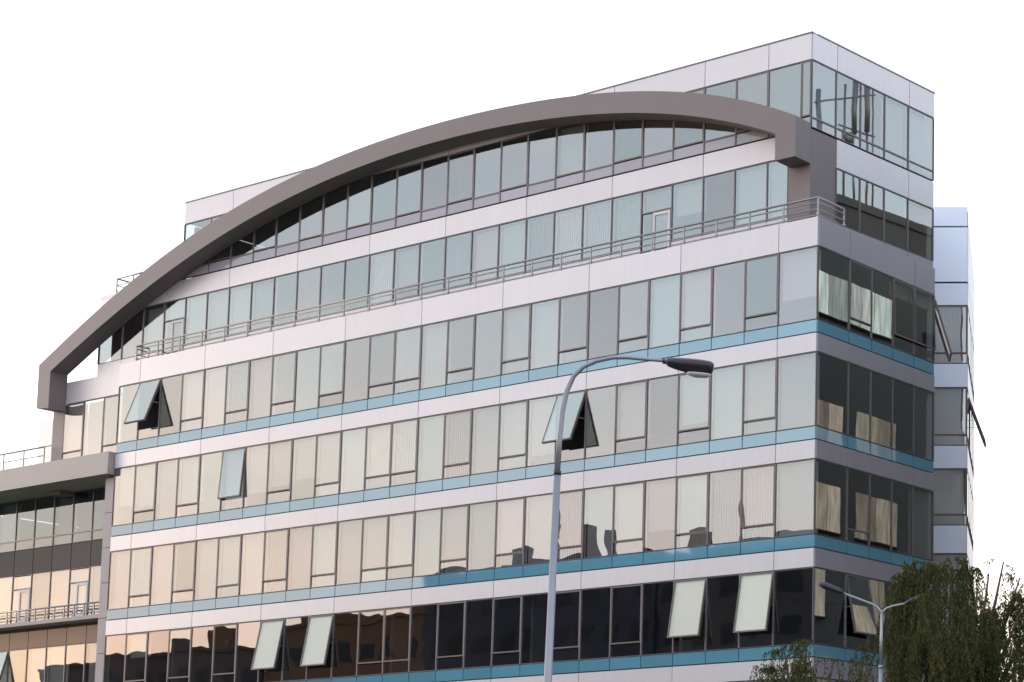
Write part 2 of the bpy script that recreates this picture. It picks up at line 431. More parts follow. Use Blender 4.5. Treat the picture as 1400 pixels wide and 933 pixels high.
fj = [0.0] + [B0 + B*i for i in range(26)]
rj = [0.0] + [R0 + R*i for i in range(5)]
def rnd_blind(p_full, p_part, p_slat=0.15):
    r = random.random()
    if r < p_full: return ('slat' if random.random() < p_slat else 'roll', 1.0)
    if r < p_full+p_part: return ('roll', random.choice([0.55, 0.66, 0.72, 0.78, 0.85]))
    return None
opening = {1, 3, 5, 7, 9, 11, 13, 14, 16, 18, 20, 22, 24}
OPEN = {(4, 24): 0.34, (3, 7): 0.36, (3, 20): 0.08, (1, 1): 0.165, (1, 3): 0.165, (1, 16): 0.17, (1, 18): 0.19}
for fl in range(0, 5):
    head = 11.0 + H*(fl-1)
    btop, bbot, wbot = head-2.42, head-2.85, head-3.5
    for i in range(26):
        s0, s1 = fj[i], fj[i+1]
        ang = OPEN.get((fl, i), 0.0)
        if fl in (0, 1): bl = None if random.random() < 0.93 else ('roll', 0.4)
        elif fl == 2: bl = rnd_blind(0.84, 0.10, 0.2)
        elif fl == 3: bl = rnd_blind(0.40, 0.40, 0.10)
        else: bl = rnd_blind(0.42, 0.10, 0.05)
        if fl == 2 and i in (1, 2): bl = ('slat', 1.0)
        if ang > 0.3: bl = None
        kind = 'sash' if (i in opening or ang) else 'fixed'
        window(front, s0, s1, btop, head, kind, 0.44, ang, bl, screen=(fl == 1 and ang > 0))
        front.box('spandrel_panel', s0+0.018, s1-0.018, -0.05, 0.012, bbot+0.02, btop-0.02, 'blue_spandrel')
    js = [0.0] + [B0 + 3*B*k for k in range(9)] + [XL]
    z0p = wbot
    front.panels('cladding_panel', js, wbot+0.022, bbot-0.022, 'white_panel')
    # right-hand side
    for i in range(5):
        s0, s1 = -rj[i+1], -rj[i]
        bl = None; kind = 'fixed'; ang = 0.0
        if fl == 4 and i in (3, 4): kind, ang, bl = 'sash', 0.035, ('roll', 0.2)
        if fl == 4 and i == 1: kind = 'sash'
        if fl == 2 and i == 1: kind = 'split'
        if fl == 1 and i == 1: kind, ang = 'sash', 0.20
        if i == 4 and fl in (2, 3): bl = ('roll', 1.0) if fl == 2 else None
        window(right, s0, s1, btop, head, kind, 0.44, ang, bl, 'side_glass')
        right.box('spandrel_panel', s0+0.018, s1-0.018, -0.05, 0.012, bbot+0.02, btop-0.02, 'blue_spandrel')
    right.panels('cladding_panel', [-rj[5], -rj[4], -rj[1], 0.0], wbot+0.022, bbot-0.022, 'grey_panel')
# top band (parapet of the main block)
js = [0.0] + [B0 + 3*B*k for k in range(9)] + [XL]
front.panels('cladding_panel', js, 21.52, 22.48, 'white_panel')
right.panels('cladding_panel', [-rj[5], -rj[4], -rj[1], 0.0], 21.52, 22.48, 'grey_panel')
# storeys below the picture: a plain plinth storey and shop glazing
for z0, z1 in ((0.02, 1.32), (1.34, 2.64), (2.66, 3.98)):
    front.panels('stone_panel', js, z0, z1, 'stone')
    right.panels('stone_panel', [-rj[5], -rj[4], -rj[1], 0.0], z0, z1, 'stone')

# ---- upper two storeys, set back 0.82 m at the front and 1 m at the side
uj = [0.98+0.44+1.40377*i for i in range(0, 28)]          # mullions: 1.42, 2.82, 4.22 ...
S5, H5, W5, S6, H6, TOP = 23.02, 25.08, 25.88, 25.93, 28.28, 29.2
XR = 34.05                                                # left end of the roof storey
X5 = 39.57                                                # left end of the fifth-floor front
f5 = [1.93] + [u for u in uj if 1.93 < u < X5-0.3] + [X5]
door5 = None
for i, (a, b) in enumerate(zip(f5, f5[1:])):
    r = random.random()
    isdoor = abs(a-7.06) < 0.35 or abs(a-33.72) < 0.35
    if isdoor:
        w = put('window', frame_mesh(b-a, H5-S5+0.45, transoms=(1.68,)), OB, up_f.pt(a, 0, S5-0.45), (0, 0, math.pi))
        put('pane', box_mesh(b-a-0.08, 0.014, 0.76, 'pane_glass'), w, (0.04, -0.012, 1.71))
        put('side_light', box_mesh(0.42, 0.014, 1.58, 'pane_glass'), w, (b-a-0.50, -0.012, 0.05))
        bm = bmesh.new(); dw = b-a-0.60
        add_box(bm, (0, 0, 0), (0.10, 0.05, 1.58)); add_box(bm, (dw-0.10, 0, 0), (dw, 0.05, 1.58))
        add_box(bm, (0.10, 0.001, 1.47), (dw-0.10, 0.049, 1.58)); add_box(bm, (0.10, 0.001, 0), (dw-0.10, 0.049, 0.16))
        put('door', mesh_from(bm, 'door', 'white_frame'), w, (0.045, -0.01, 0.045))
        put('door_pane', box_mesh(dw-0.20, 0.014, 1.31, 'pane_glass'), w, (0.145, 0.0, 0.205))
        put('blind', box_mesh(b-a-0.1, 0.01, 0.7, 'blind'), w, (0.05, -0.2, 1.75))
        continue
    bl = rnd_blind(0.6, 0.08, 0.1)
    if 8.4 < a < 14.0: bl = ('slat', 1.0)
    if 16.6 < a < 18.5: bl = None
    if a > 36: bl = None
    window(up_f, a, b, S5, H5, 'fixed', blind=bl)
    up_f.box('sill_panel', a+0.01, b-0.01, -0.06, 0.015, 22.47, S5-0.01, 'white_panel')
# fifth floor, right side
for a, b in ((2.08, 3.3), (3.3, 4.58), (4.58, 5.87), (5.87, 7.3)):
    window(up_r, -b, -a, 23.0, 24.9, 'fixed', gm='side_glass', blind=('roll', 0.3) if a > 5.8 else None)
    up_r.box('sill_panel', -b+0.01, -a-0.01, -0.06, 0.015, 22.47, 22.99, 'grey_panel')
# band between fifth floor and roof storey
bj = [1.93] + [uj[3]+3*B*k for k in range(0, 9) if uj[3]+3*B*k < X5-1] + [X5]
up_f.panels('cladding_panel', bj, H5+0.02, W5, 'white_panel')
up_r.panels('cladding_panel', [-7.3, -5.89, -2.08], 24.92, W5+0.02, 'white_panel')
# roof storey glazing
f6 = [1.0] + [u for u in uj if u < XR-0.5] + [XR]
for i, (a, b) in enumerate(zip(f6, f6[1:])):
    bl = rnd_blind(0.12, 0.0, 0.05)
    window(up_f, a, b, S6, H6, 'split' if i % 2 else 'sash', 0.42, 0.0, bl, low_mat='lilac_spandrel')
r6 = [0.82, 2.04, 3.3, 4.57, 5.87, 7.3]
for i, (a, b) in enumerate(zip(r6, r6[1:])):
    window(up_r, -b, -a, S6+0.03, H6, 'split', 0.36, 0.0, ('roll', 1.0) if i >= 3 else None, 'top_glass')
tj = [1.0, 2.82] + [uj[3]+3*B*k for k in range(0, 9) if uj[3]+3*B*k < XR-0.6] + [XR]
up_f.panels('cladding_panel', tj, H6+0.02, TOP, 'white_panel')
up_r.panels('cladding_panel', [-7.3, -5.89, -2.07, -0.82], H6+0.02, TOP, 'white_panel')
up_f.box('coping', 0.97, XR+0.02, -0.25, 0.05, TOP+0.004, TOP+0.05, 'coping_metal')
up_r.box('coping', -7.32, -1.08, -0.25, 0.05, TOP+0.004, TOP+0.05, 'coping_metal')
# low parapet and guard rail over the left end of the fifth floor
up_f.box('parapet', XR+0.03, X5, -0.2, 0.028, W5+0.004, 26.03, 'white_panel')

# ---- the rear side turns away along (-0.6, 0.8)
rear = Facade(0, 0, 0, OB)
th = math.atan2(0.6, 0.8)                    # outward normal (0.8, 0.6)
rear = Facade(-0.03, 6.70, math.atan2(-0.8, 0.6), OB)
for z0, z1, mt in [(0, 22.48, 'white_panel')]:
    rear.box('rear_wall', -14.0, -0.02, -0.25, -0.02, z0, z1, mt)
bm = bmesh.new()
rear.box('rear_wall', -14.0, -1.0, -0.25, -0.06, 22.5, TOP, 'white_panel')
# the open sash seen edge-on behind the corner
sa = put('open_sash', sash_mesh(1.2, 2.0), OB, rear.pt(-1.35, 0.03, 21.42), (0.30, 0, rear.th))
put('pane', box_mesh(1.126, 0.014, 1.91, 'sash_glass'), sa, (0.037, -0.003, -1.948))

# ---- rear wing facing the camera
wn = Vector((0.517, -0.856, 0)).normalized()
wcorner = at(1322.3, 500, 81.5); wcorner.z = 0
wing = Facade(wcorner.x, wcorner.y, math.atan2(-wn.x, wn.y), OB)
WW = 4.2
def wz(v):  # pixel row on the wing -> height
    return at(1300, v, 81.5).z
rows = [('p', 283, 310), ('p', 311, 386), ('p', 387.5, 418), ('w', 418.5, 497), ('p', 497.5, 530), ('w', 530.5, 609), ('p', 609.5, 641),
        ('w', 641.5, 718), ('p', 718.5, 757), ('w', 757.5, 832), ('p', 832.5, 868), ('w', 868.5, 945), ('p', 945.5, 980)]
for i, (k, v0, v1) in enumerate(rows):
    z1, z0 = wz(v0), wz(v1)
    for a in (0.0, 1.5, 3.0):
        if k == 'p':
            wing.box('cladding_panel', a+0.012, a+1.488, -0.05, 0.03, z0+0.012, z1-0.012, 'wing_panel', 0.006)
        else:
            window(wing, a, a+1.5, z0, z1, 'sash', 0.42, 0.0, ('slat', 1.0) if v0 in (418.5, 641.5) else (('roll', 1.0) if v0 < 700 else None), 'pane_glass')
wing.box('wing_wall', 0.0, 4.5, -0.6, -0.45, 0, wz(283)-0.05, 'interior')
wside = Facade(wcorner.x, wcorner.y, math.atan2(-(-wn.y), (wn.x)), OB)     # normal turned to the right
wside = Facade(wcorner.x, wcorner.y, wing.th+math.pi/2, OB)
for i, (k, v0, v1) in enumerate(rows):
    z1, z0 = wz(v0), wz(v1)
    if i == 0: continue
    for a in range(5):
        if k == 'p': wside.box('cladding_panel', -1.5*a-1.488, -1.5*a-0.012, -0.05, 0.03, z0+0.012, z1-0.012, 'white_panel', 0.006)
        else: window(wside, -1.5*a-1.5, -1.5*a, z0, z1, 'sash', 0.42, 0.36 if (v0 == 530.5 and a == 1) else 0.0, ('roll', 1.0))
wside.box('wing_wall', -7.5, -0.65, -0.6, -0.45, 0, wz(312), 'interior')
wing.box('wing_roof', 0.06, 4.5, -7.4, -0.06, wz(290), wz(284.5), 'coping_metal')

# ---- arched roof beam
top_pts = [(-42.51, 23.19), (-38.26, 25.20), (-35.31, 26.32), (-32.71, 27.16), (-29.74, 27.98), (-25.25, 28.80), (-21.96, 29.08), (-19.93, 29.17),
           (-17.94, 29.20), (-14.12, 29.10), (-10.84, 28.80), (-8.74, 28.50), (-6.04, 27.93), (-3.53, 27.15), (-2.11, 26.62), (-0.94, 26.03)]
low_pts = [(-41.64, 22.82), (-39.12, 23.97), (-36.42, 25.02), (-35.25, 25.50), (-32.65, 26.38), (-28.34, 27.46), (-25.41, 27.97), (-21.92, 28.34),
           (-19.89, 28.45), (-17.91, 28.50), (-14.09, 28.38), (-11.35, 28.13), (-8.72, 27.74), (-6.28, 27.17), (-3.73, 26.37), (-1.83, 25.63)]
def polyfit(pts, deg):
    n = deg+1; c = -20.0; s = 22.0
    A = [[0.0]*(n+1) for _ in range(n)]
    for x, z in pts:
        t = (x-c)/s; pw = [t**k for k in range(2*n)]
        for i in range(n):
            for k in range(n): A[i][k] += pw[i+k]
            A[i][n] += z*pw[i]
    for i in range(n):
        p = max(range(i, n), key=lambda r: abs(A[r][i])); A[i], A[p] = A[p], A[i]
        for r in range(n):
            if r != i:
                f = A[r][i]/A[i][i]
                for k in range(i, n+1): A[r][k] -= f*A[i][k]
    co = [A[i][n]/A[i][i] for i in range(n)]
    return lambda x: sum(cc*((x-c)/s)**k for k, cc in enumerate(co))
ftop, flow = polyfit(top_pts, 5), polyfit(low_pts, 5)
NA = 72
tx = [-42.51 + (42.51-0.99)*i/NA for i in range(NA+1)]
lx = [-41.65 + (41.65-1.83)*i/NA for i in range(NA+1)]
outer = [(x, ftop(x)) for x in tx]
inner = [(x, flow(x)) for x in lx]
poly = [(-42.51, 21.28)] + outer + [(-0.99, 24.69), (-1.83, 24.69)] + inner[::-1] + [(-41.65, 21.20)]
Y0A, Y1A = -0.02, 0.785
bm = bmesh.new()
fv = [bm.verts.new((x, Y0A, z)) for x, z in poly]; bv = [bm.verts.new((x, Y1A, z)) for x, z in poly]
ff = bm.faces.new(fv); bf = bm.faces.new(bv)
n = len(poly)
side_faces = [bm.faces.new((fv[i], fv[(i+1) % n], bv[(i+1) % n], bv[i])) for i in range(n)]
bmesh.ops.triangulate(bm, faces=[ff, bf])
put('arch_beam', mesh_from(bm, 'arch_beam', 'arch_paint'), OB)
bm = bmesh.new(); add_prism(bm, [(-1.93, 0.80), (-1.0, 0.80), (-0.905, 2.07), (-1.93, 2.07)], 22.47, 25.90); put('arch_pier', mesh_from(bm, 'arch_pier', 'arch_paint'), OB)
wbox('arch_pier', (-42.62, 0.84, 17.6), (-41.80, 1.7, 21.5), 'arch_paint', OB)

# ---- left recess, canopy, lower left wing
lf = Facade(0, 0.82, math.pi, OB)
lj = [36.75, 37.55, 38.95, 40.36, 41.78]
for i, (a, b) in enumerate(zip(lj, lj[1:])):
    window(lf, a, b, 18.6, 21.5, 'sash' if i in (1, 3) else 'fixed', 0.75, 0.0, ('roll', 1.0) if i != 1 else None)
lf.panels('cladding_panel', [36.75, 41.70], 21.52, 22.48, 'white_panel')
# stone pier beside the main front
for k in range(12):
    z0, z1 = 17.7-1.48*(k+1), 17.7-1.48*k
    wbox('stone_panel', (-37.45, 0.10, z0+0.01), (-36.78, 1.45, z1-0.01), 'stone', OB, 0.006)
# canopy over the lower wing
bm = bmesh.new()
add_box(bm, (-50.6, -0.30, 17.78), (-36.76, 1.62, 18.25)); add_box(bm, (-50.59, -0.28, 18.252), (-36.77, 1.62, 18.72))
put('canopy', mesh_from(bm, 'canopy', 'canopy_panel'), OB)
lw = Facade(0, 1.5, math.pi, OB)
wj = [37.56+B*i for i in range(10)]
for i, (a, b) in enumerate(zip(wj, wj[1:])):
    window(lw, a, b, 15.52, 17.76, 'split', 0.45, 0.0, rnd_blind(0.2, 0.0, 0.1), 'grey_glass')
    lw.box('spandrel_panel', a+0.02, b-0.02, -0.05, 0.0, 14.40, 15.50, 'grey_spandrel')
    if i in (2, 5):
        w = put('window', frame_mesh(b-a, 14.38-12.15, transoms=(1.60,)), OB, lw.pt(a, 0, 12.15), (0, 0, math.pi))
        put('pane', box_mesh(b-a-0.08, 0.014, 0.54, 'pane_glass'), w, (0.04, -0.012, 1.63))
        put('side_light', box_mesh(0.42, 0.014, 1.5, 'pane_glass'), w, (b-a-0.50, -0.012, 0.05))
        bm = bmesh.new(); dw = b-a-0.60
        add_box(bm, (0, 0, 0), (0.11, 0.05, 1.52)); add_box(bm, (dw-0.11, 0, 0), (dw, 0.05, 1.52))
        add_box(bm, (0.11, 0.001, 1.40), (dw-0.11, 0.049, 1.52)); add_box(bm, (0.11, 0.001, 0), (dw-0.11, 0.049, 0.16))
        put('door', mesh_from(bm, 'door', 'white_frame'), w, (0.045, -0.01, 0.045))
        put('door_pane', box_mesh(dw-0.22, 0.014, 1.24, 'pane_glass'), w, (0.155, 0.0, 0.205))
        put('blind', box_mesh(b-a-0.1, 0.01, 2.1, 'blind'), w, (0.05, -0.2, 0.05))
    else:
        window(lw, a, b, 12.15, 14.38, 'fixed', blind=('roll', 1.0) if random.random() < 0.8 else None)
    lw.box('spandrel_panel', a+0.02, b-0.02, -0.05, 0.0, 11.07, 11.93, 'brown_glass')
    window(lw, a, b, 8.55, 11.05, 'sash' if i == 6 else 'fixed', 0.5, 0.25 if i == 6 else 0.0, ('roll', 1.0) if random.random() < 0.7 else None)
    lw.box('spandrel_panel', a+0.02, b-0.02, -0.05, 0.0, 7.5, 8.53, 'brown_glass')
    window(lw, a, b, 5.0, 7.48, 'fixed', blind=('roll', 0.6))
lw.box('plinth', 37.5, 50.25, -0.3, 0.0, 0, 4.98, 'stone')
lw.box('balcony_slab', 37.5, 50.25, -0.03, 0.72, 11.96, 12.12, 'stone')
# pale roof block behind the canopy terrace
wbox('roof_block', (-50.4, 5.0, 18.62), (-45.0, 9.0, 21.3), 'white_panel', OB, 0.01)
wbox('roof_block', (-50.4, 5.0, 21.33), (-45.0, 9.0, 22.58), 'white_panel', OB, 0.01)

# ---- railings: railing (top rail) > rail, post
def railing(pts, z, h, post_step, rails, r=0.031, closed_ends=True):
    pts = [Vector((p[0], p[1], z)) for p in pts]
    bm = bmesh.new()
    add_tube(bm, [p+Vector((0, 0, h)) for p in pts], r*1.25, 8)
    root = put('railing', mesh_from(bm, 'railing', 'rail_steel', True), OB)
    for f in rails:
        bm = bmesh.new(); add_tube(bm, [p+Vector((0, 0, h*f)) for p in pts], r*0.72, 6)
        put('rail', mesh_from(bm, 'rail', 'rail_steel', True), root)
    key = ('post', round(h, 3), r)
    if key not in _cache:
        bm = bmesh.new(); add_box(bm, (-0.022, -0.022, 0.02), (0.022, 0.022, h)); add_box(bm, (-0.06, -0.05, 0), (0.06, 0.05, 0.018))
        add_box(bm, (-0.05, -0.035, h*0.12), (0.05, 0.035, h*0.22))
        _cache[key] = mesh_from(bm, 'post', 'rail_steel')
    for a, b in zip(pts, pts[1:]):
        n = max(1, round((b-a).length/post_step))
        for i in range(n+1):
            if i == 0 and a is not pts[0]: continue
            put('post', _cache[key], root, a+(b-a)*(i/n))
    return root
railing([(-35.75, 0.62), (-35.75, 0.06), (-0.07, 0.06), (-0.07, 1.45)], 22.49, 0.66, 1.40, (0.76, 0.42, 0.12))
railing([(-50.1, 0.86), (-37.55, 0.86)], 12.125, 0.52, 0.70, (0.72, 0.42))
railing([(-50.3, 0.6), (-42.75, 0.6)], 18.725, 1.0, 1.40, (0.62,))
railing([(-38.65, 3.6), (-38.65, 0.90), (-36.4, 0.90)], 26.035, 0.66, 1.3, (0.55,))

# ---- inside: floor slabs, walls, ceilings that show through the glass
def slab(name, poly, z0, z1, mat):
    bm = bmesh.new(); add_prism(bm, poly, z0, z1)
    return put(name, mesh_from(bm, name, mat), OB)
main_poly = [(-0.12, 0.16), (-0.12, 6.55), (-5.7, 14.0), (-36.6, 14.0), (-36.6, 0.16)]
for fl in range(-1, 5):
    head = 11.0 + H*(fl-1)
    slab('floor_slab', main_poly, head+0.0, head+H-2.42-0.0 if fl < 4 else 22.44, 'ceiling')
up_poly = [(-1.2, 1.0), (-0.75, 7.1), (-5.7, 14.0), (-39.3, 14.0), (-39.3, 1.0)]
slab('floor_slab', up_poly, H5+0.02, W5, 'ceiling')
slab('roof_slab', [(-1.2, 1.0), (-0.75, 7.1), (-5.7, 14.0), (-33.9, 14.0), (-33.9, 1.0)], H6+0.03, TOP-0.15, 'ceiling')
slab('floor_slab', [(-37.6, 1.75), (-37.6, 14), (-50.2, 14), (-50.2, 1.75)], 14.42, 15.48, 'ceiling')
slab('floor_slab', [(-37.6, 1.75), (-37.6, 14), (-50.2, 14), (-50.2, 1.75)], 11.1, 12.1, 'ceiling')
slab('floor_slab', [(-37.6, 1.75), (-37.6, 14), (-50.2, 14), (-50.2, 1.75)], 17.8, 18.6, 'ceiling')
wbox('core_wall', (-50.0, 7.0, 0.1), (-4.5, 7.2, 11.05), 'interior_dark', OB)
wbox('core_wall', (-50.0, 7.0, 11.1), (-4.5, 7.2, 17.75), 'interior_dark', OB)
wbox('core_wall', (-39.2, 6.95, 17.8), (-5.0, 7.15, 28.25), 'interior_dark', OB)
for fl in range(0, 5):
    head = 11.0 + H*(fl-1)
    for x in (-6.0, -12.9, -20.1, -27.2, -33.0):
        wbox('partition', (x, 0.5, head-2.4), (x+0.12, 6.9, head-0.02), 'interior', OB)
for z0, z1 in ((22.46, 25.06), (25.9, 28.25)):
    for x in (-9.9, -18.2, -26.8):
        wbox('partition', (x, 1.3, z0), (x+0.12, 6.9, z1), 'interior', OB)
wbox('end_wall', (-36.68, 0.14, 0.1), (-36.56, 13.9, 22.44), 'interior', OB)
wbox('end_wall', (-38.95, 1.0, 22.47), (-38.8, 6.9, 25.06), 'interior_dark', OB)
wbox('back_wall', (-50.2, 14.02, 0), (-5.8, 14.25, 22.4), 'white_panel', OB)
wbox('back_wall', (-39.3, 14.02, 22.45), (-5.8, 14.25, 29.0), 'white_panel', OB)
wbox('end_wall', (-50.35, 1.3, 0), (-50.22, 14.2, 17.76), 'stone', OB)
wbox('recess_wall', (-41.7, 2.6, 18.75), (-36.8, 2.75, 22.4), 'interior', OB)
wbox('end_wall', (-33.95, 1.2, 25.9), (-33.8, 13.9, 28.25), 'interior', OB)

# ------------------------------------------------------------------ buildings across the street and beside (all but the last town_house show in the glass)
def block(name, label, x0, x1, y0, y1, h, mat, face, floors, bays, wmat, group=None, wh=1.5, wfrac=0.55, z_first=1.2):
    o = thing(name, label, 'building', ((x0+x1)/2, (y0+y1)/2, 0), group)
    inv = -Vector(o.location)
    def b(nm, p, q, mt):
        return wbox(nm, Vector(p)+inv, Vector(q)+inv, mt, o)
    b('wall', (x0, y0, -0.1), (x1, y1, h), mat)
    b('parapet', (x0-0.15, y0-0.15, h+0.003), (x1+0.15, y1+0.15, h+0.35), mat)
    fh = (h-z_first)/floors
    for f in range(floors):
        z = z_first+f*fh
        for k in range(bays):
            if face == '+Y':
                w = (x1-x0)/bays; xa = x0+w*(k+0.5-wfrac/2)
                b('window', (xa, y1-0.1, z+0.3), (xa+w*wfrac, y1+0.03, z+0.3+wh), wmat)
            else:
                w = (y1-y0)/bays; ya = y0+w*(k+0.5-wfrac/2)
                b('window', (x0-0.03, ya, z+0.3), (x0+0.1, ya+w*wfrac, z+0.3+wh), wmat)
    return o, b
STREET = 'buildings across the street, showing in the glass'
o, b = block('town_house', 'brown block reflected in the lowest glass row beside the stone pier', -150, -112, -80, -65, 20.9, 'facing_wall_0', '+Y', 6, 12, 'dark_window')
b('chimney', (-124, -70, 21.26), (-122.6, -68.5, 23.6), 'facing_wall_2'); b('chimney', (-130, -70, 21.26), (-128.9, -68.5, 22.9), 'facing_wall_0')
o, b = block('town_house', 'red-brown block reflected in the lowest glass row between the open sashes', -112, -92, -82, -65.4, 22.3, 'facing_wall_2', '+Y', 6, 7, 'dark_window')
b('stair_tower', (-110, -72, 22.6), (-105.5, -67, 24.0), 'facing_wall_2'); b('chimney', (-97.5, -70, 22.6), (-96.2, -68.8, 24.0), 'facing_wall_2')
o, b = block('town_house', 'dark grey block with roof masts reflected in the second glass row', -92, -66, -84, -65.2, 25.6, 'facing_wall_1', '+Y', 7, 9, 'dark_window')
b('chimney', (-83.2, -68, 25.96), (-82.3, -66.6, 27.6), 'facing_wall_3'); b('roof_mast', (-78.45, -67, 25.96), (-78.25, -66.8, 31.2), 'rail_steel')
b('roof_mast', (-78.7, -67.05, 28.2), (-78.0, -66.9, 29.3), 'rail_steel'); b('chimney', (-75.5, -68, 25.96), (-74.7, -66.6, 28.7), 'facing_wall_0')
b('chimney', (-72.9, -67.6, 25.96), (-72.4, -66.8, 28.2), 'facing_wall_1')
b('plant_room', (-90.5, -80, 25.96), (-84.5, -72, 27.6), 'facing_wall_3')
o, b = block('town_house', 'grey hip-roofed block reflected in the second glass row by the corner', -66, -40, -82, -65.5, 24.9, 'facing_wall_3', '+Y', 7, 9, 'dark_window')
bm = bmesh.new()
e = [bm.verts.new(p) for p in ((-13.3, -8.5, 25.26), (13.3, -8.5, 25.26), (13.3, 8.5, 25.26), (-13.3, 8.5, 25.26), (-7, 0, 27.9), (7, 0, 27.9))]
for f in ((0, 1, 5, 4), (1, 2, 5), (2, 3, 4, 5), (3, 0, 4), (0, 3, 2, 1)): bm.faces.new([e[i] for i in f])
put('roof', mesh_from(bm, 'roof', 'roof_tile'), o)
b('roof_mast', (-59.9, -68, 26.0), (-59.75, -67.85, 30.2), 'rail_steel'); b('chimney', (-64.3, -68, 25.26), (-63.0, -66.8, 27.7), 'facing_wall_2')
o, b = block('town_house', 'plain dark unseen block added across the street for plausible light', -40, 10, -84, -66, 21.0, 'facing_wall_4', '+Y', 6, 16, 'dark_window')  # not seen in any reflection; added to keep the street-side light plausible

# neighbour to the right: its curtained windows show in the side glass
NB = thing('neighbouring_building', 'tall dark block with pale lit windows mirrored in the side glazing', 'building', (18, 22, 0))
def nb(nm, p, q, mt): return wbox(nm, Vector(p)-NB.location, Vector(q)-NB.location, mt, NB)
nb('wall', (10, -2.0, -0.1), (26, 46, 28.85), 'facing_wall_4')
nb('parapet', (9.9, -2.1, 28.853), (26.1, 46.1, 29.2), 'facing_wall_4')
for z0, z1, pairs in [(23.9, 25.65, [(12.3, 13.55), (13.65, 14.95), (15.05, 15.75), (15.85, 16.7), (16.8, 18.1)]),
                      (18.55, 20.3, [(12.8, 13.6), (13.7, 14.6), (15.6, 16.45), (16.6, 17.0), (17.08, 18.0), (18.12, 18.4)]),
                      (15.0, 16.9, [(12.8, 13.6), (13.7, 14.5), (15.6, 16.45), (16.6, 17.0), (17.1, 18.05), (18.15, 18.5)]),
                      (11.5, 13.4, [(12.8, 13.6), (15.7, 16.2), (16.4, 17.2), (17.3, 17.6)]),
                      (8.0, 9.9, [(12.8, 14.3), (16.4, 17.4)]), (4.4, 6.3, [(12.8, 14.3), (16.4, 17.4)])]:
    for ya, yb in pairs + [(ya+dy, yb+dy) for dy in (8.5, 15.5, 23.0) for ya, yb in pairs[:2]] + [(ya-8, yb-8) for ya, yb in pairs[:2]]:
        nb('window', (9.95, ya, z0), (10.12, yb, z1), ('office_window' if z0 > 23 else 'curtained_window') if 12 < ya < 20 else 'dark_window')
        nb('window_sill', (9.86, ya-0.04, z0-0.08), (10.1, yb+0.04, z0-0.005), 'facing_wall_3')
# antenna frames on its roof
AM = thing('antenna_mast', 'steel rooftop antenna frame mirrored in the top corner glazing', 'antenna', (10.9, 14.0, 29.2))
def am(nm, pts, r):
    bm = bmesh.new(); add_tube(bm, [Vector(p)-AM.location for p in pts], r, 8); put(nm, mesh_from(bm, nm, 'galvanised', True), AM)
for y, zt, r in ((12.4, 33.9, 0.11), (13.85, 34.6, 0.05), (15.6, 35.4, 0.04)):
    am('pole', [(10.9, y, 29.2), (10.9, y, zt)], r)
am('antenna_panel', [(10.9, 14.45, 32.6), (10.9, 14.45, 35.0)], 0.13)
am('antenna_panel', [(10.9, 15.25, 32.9), (10.9, 15.25, 35.2)], 0.12)
am('pole', [(10.9, 14.45, 29.2), (10.9, 14.45, 32.55)], 0.05); am('pole', [(10.9, 15.25, 29.2), (10.9, 15.25, 32.85)], 0.05)
am('crossbar', [(10.9, 12.2, 33.3), (10.9, 15.75, 34.7)], 0.04); am('crossbar', [(10.9, 13.5, 32.7), (10.9, 15.7, 32.8)], 0.04)
am('dish', [(10.75, 14.15, 32.3), (10.9, 14.15, 32.3)], 0.25)

# ------------------------------------------------------------------ street lamps
LT = 34.0
pA, pB, pC = at(749.5, 933, LT), at(757.5, 700, LT), at(766, 595, LT)
dirp = (pC-pA).normalized()
base = pA - dirp*(pA.z/dirp.z)
o = thing('street_lamp', 'tall grey curved-arm street lamp with dark cobra head before the glass front', 'street lamp', base)
def lp(u, v, t=LT): return at(u, v, t)-base
j = lp(762, 648)
bm = bmesh.new(); add_tube(bm, [Vector((0, 0, 0)), Vector((0, 0, 0))+dirp*2.0, j], [0.085, 0.074, 0.060], 16)
put('pole', mesh_from(bm, 'pole', 'lamp_pole', True), o)
bm = bmesh.new(); add_tube(bm, [Vector((0, 0, 0)), Vector((0, 0, 0.5))], [0.16, 0.12], 16); put('base_sleeve', mesh_from(bm, 'base_sleeve', 'lamp_pole', True), o)
bm = bmesh.new(); add_tube(bm, [j-dirp*0.02, j+dirp*0.05], 0.066, 16); put('collar', mesh_from(bm, 'collar', 'lamp_head', True), o)
arm_px = [(762, 648), (765, 600), (769, 562), (775, 535), (784, 515), (797, 502), (815, 494), (838, 489), (858, 489), (885, 491.5), (914, 494)]
bm = bmesh.new(); ap = [lp(u, v) for u, v in arm_px]
add_tube(bm, ap, [0.048, 0.047, 0.046, 0.044, 0.042, 0.040, 0.038, 0.036, 0.034, 0.032, 0.030], 14)
put('arm', mesh_from(bm, 'arm', 'lamp_pole', True), o)
# cobra head: lofted elliptical sections from neck to nose
ax = (lp(976, 500)-lp(908, 494)); axl = ax.length; axn = ax.normalized()
upl = fwd.cross(axn).normalized()
if upl.z < 0: upl = -upl
depthv = upl.cross(axn).normalized()
def loft(stations, name, mat, org):
    bm = bmesh.new(); rings = []
    for f, w, t_, b_ in stations:
        w, t_, b_ = w*1.25, t_*1.25, b_*1.25
        c = org + axn*(axl*f); ring = []
        for k in range(16):
            a = 2*math.pi*k/16; y = math.sin(a)
            ring.append(bm.verts.new(c + depthv*(w*math.cos(a)) + upl*(y*t_ if y > 0 else y*b_)))
        rings.append(ring)
    for r0, r1 in zip(rings, rings[1:]):
        for k in range(16): bm.faces.new((r0[k], r0[(k+1) % 16], r1[(k+1) % 16], r1[k]))
    bm.faces.new(rings[0]); bm.faces.new(rings[-1])
    return put(name, mesh_from(bm, name, mat, True), o)
org = lp(908, 494.5)
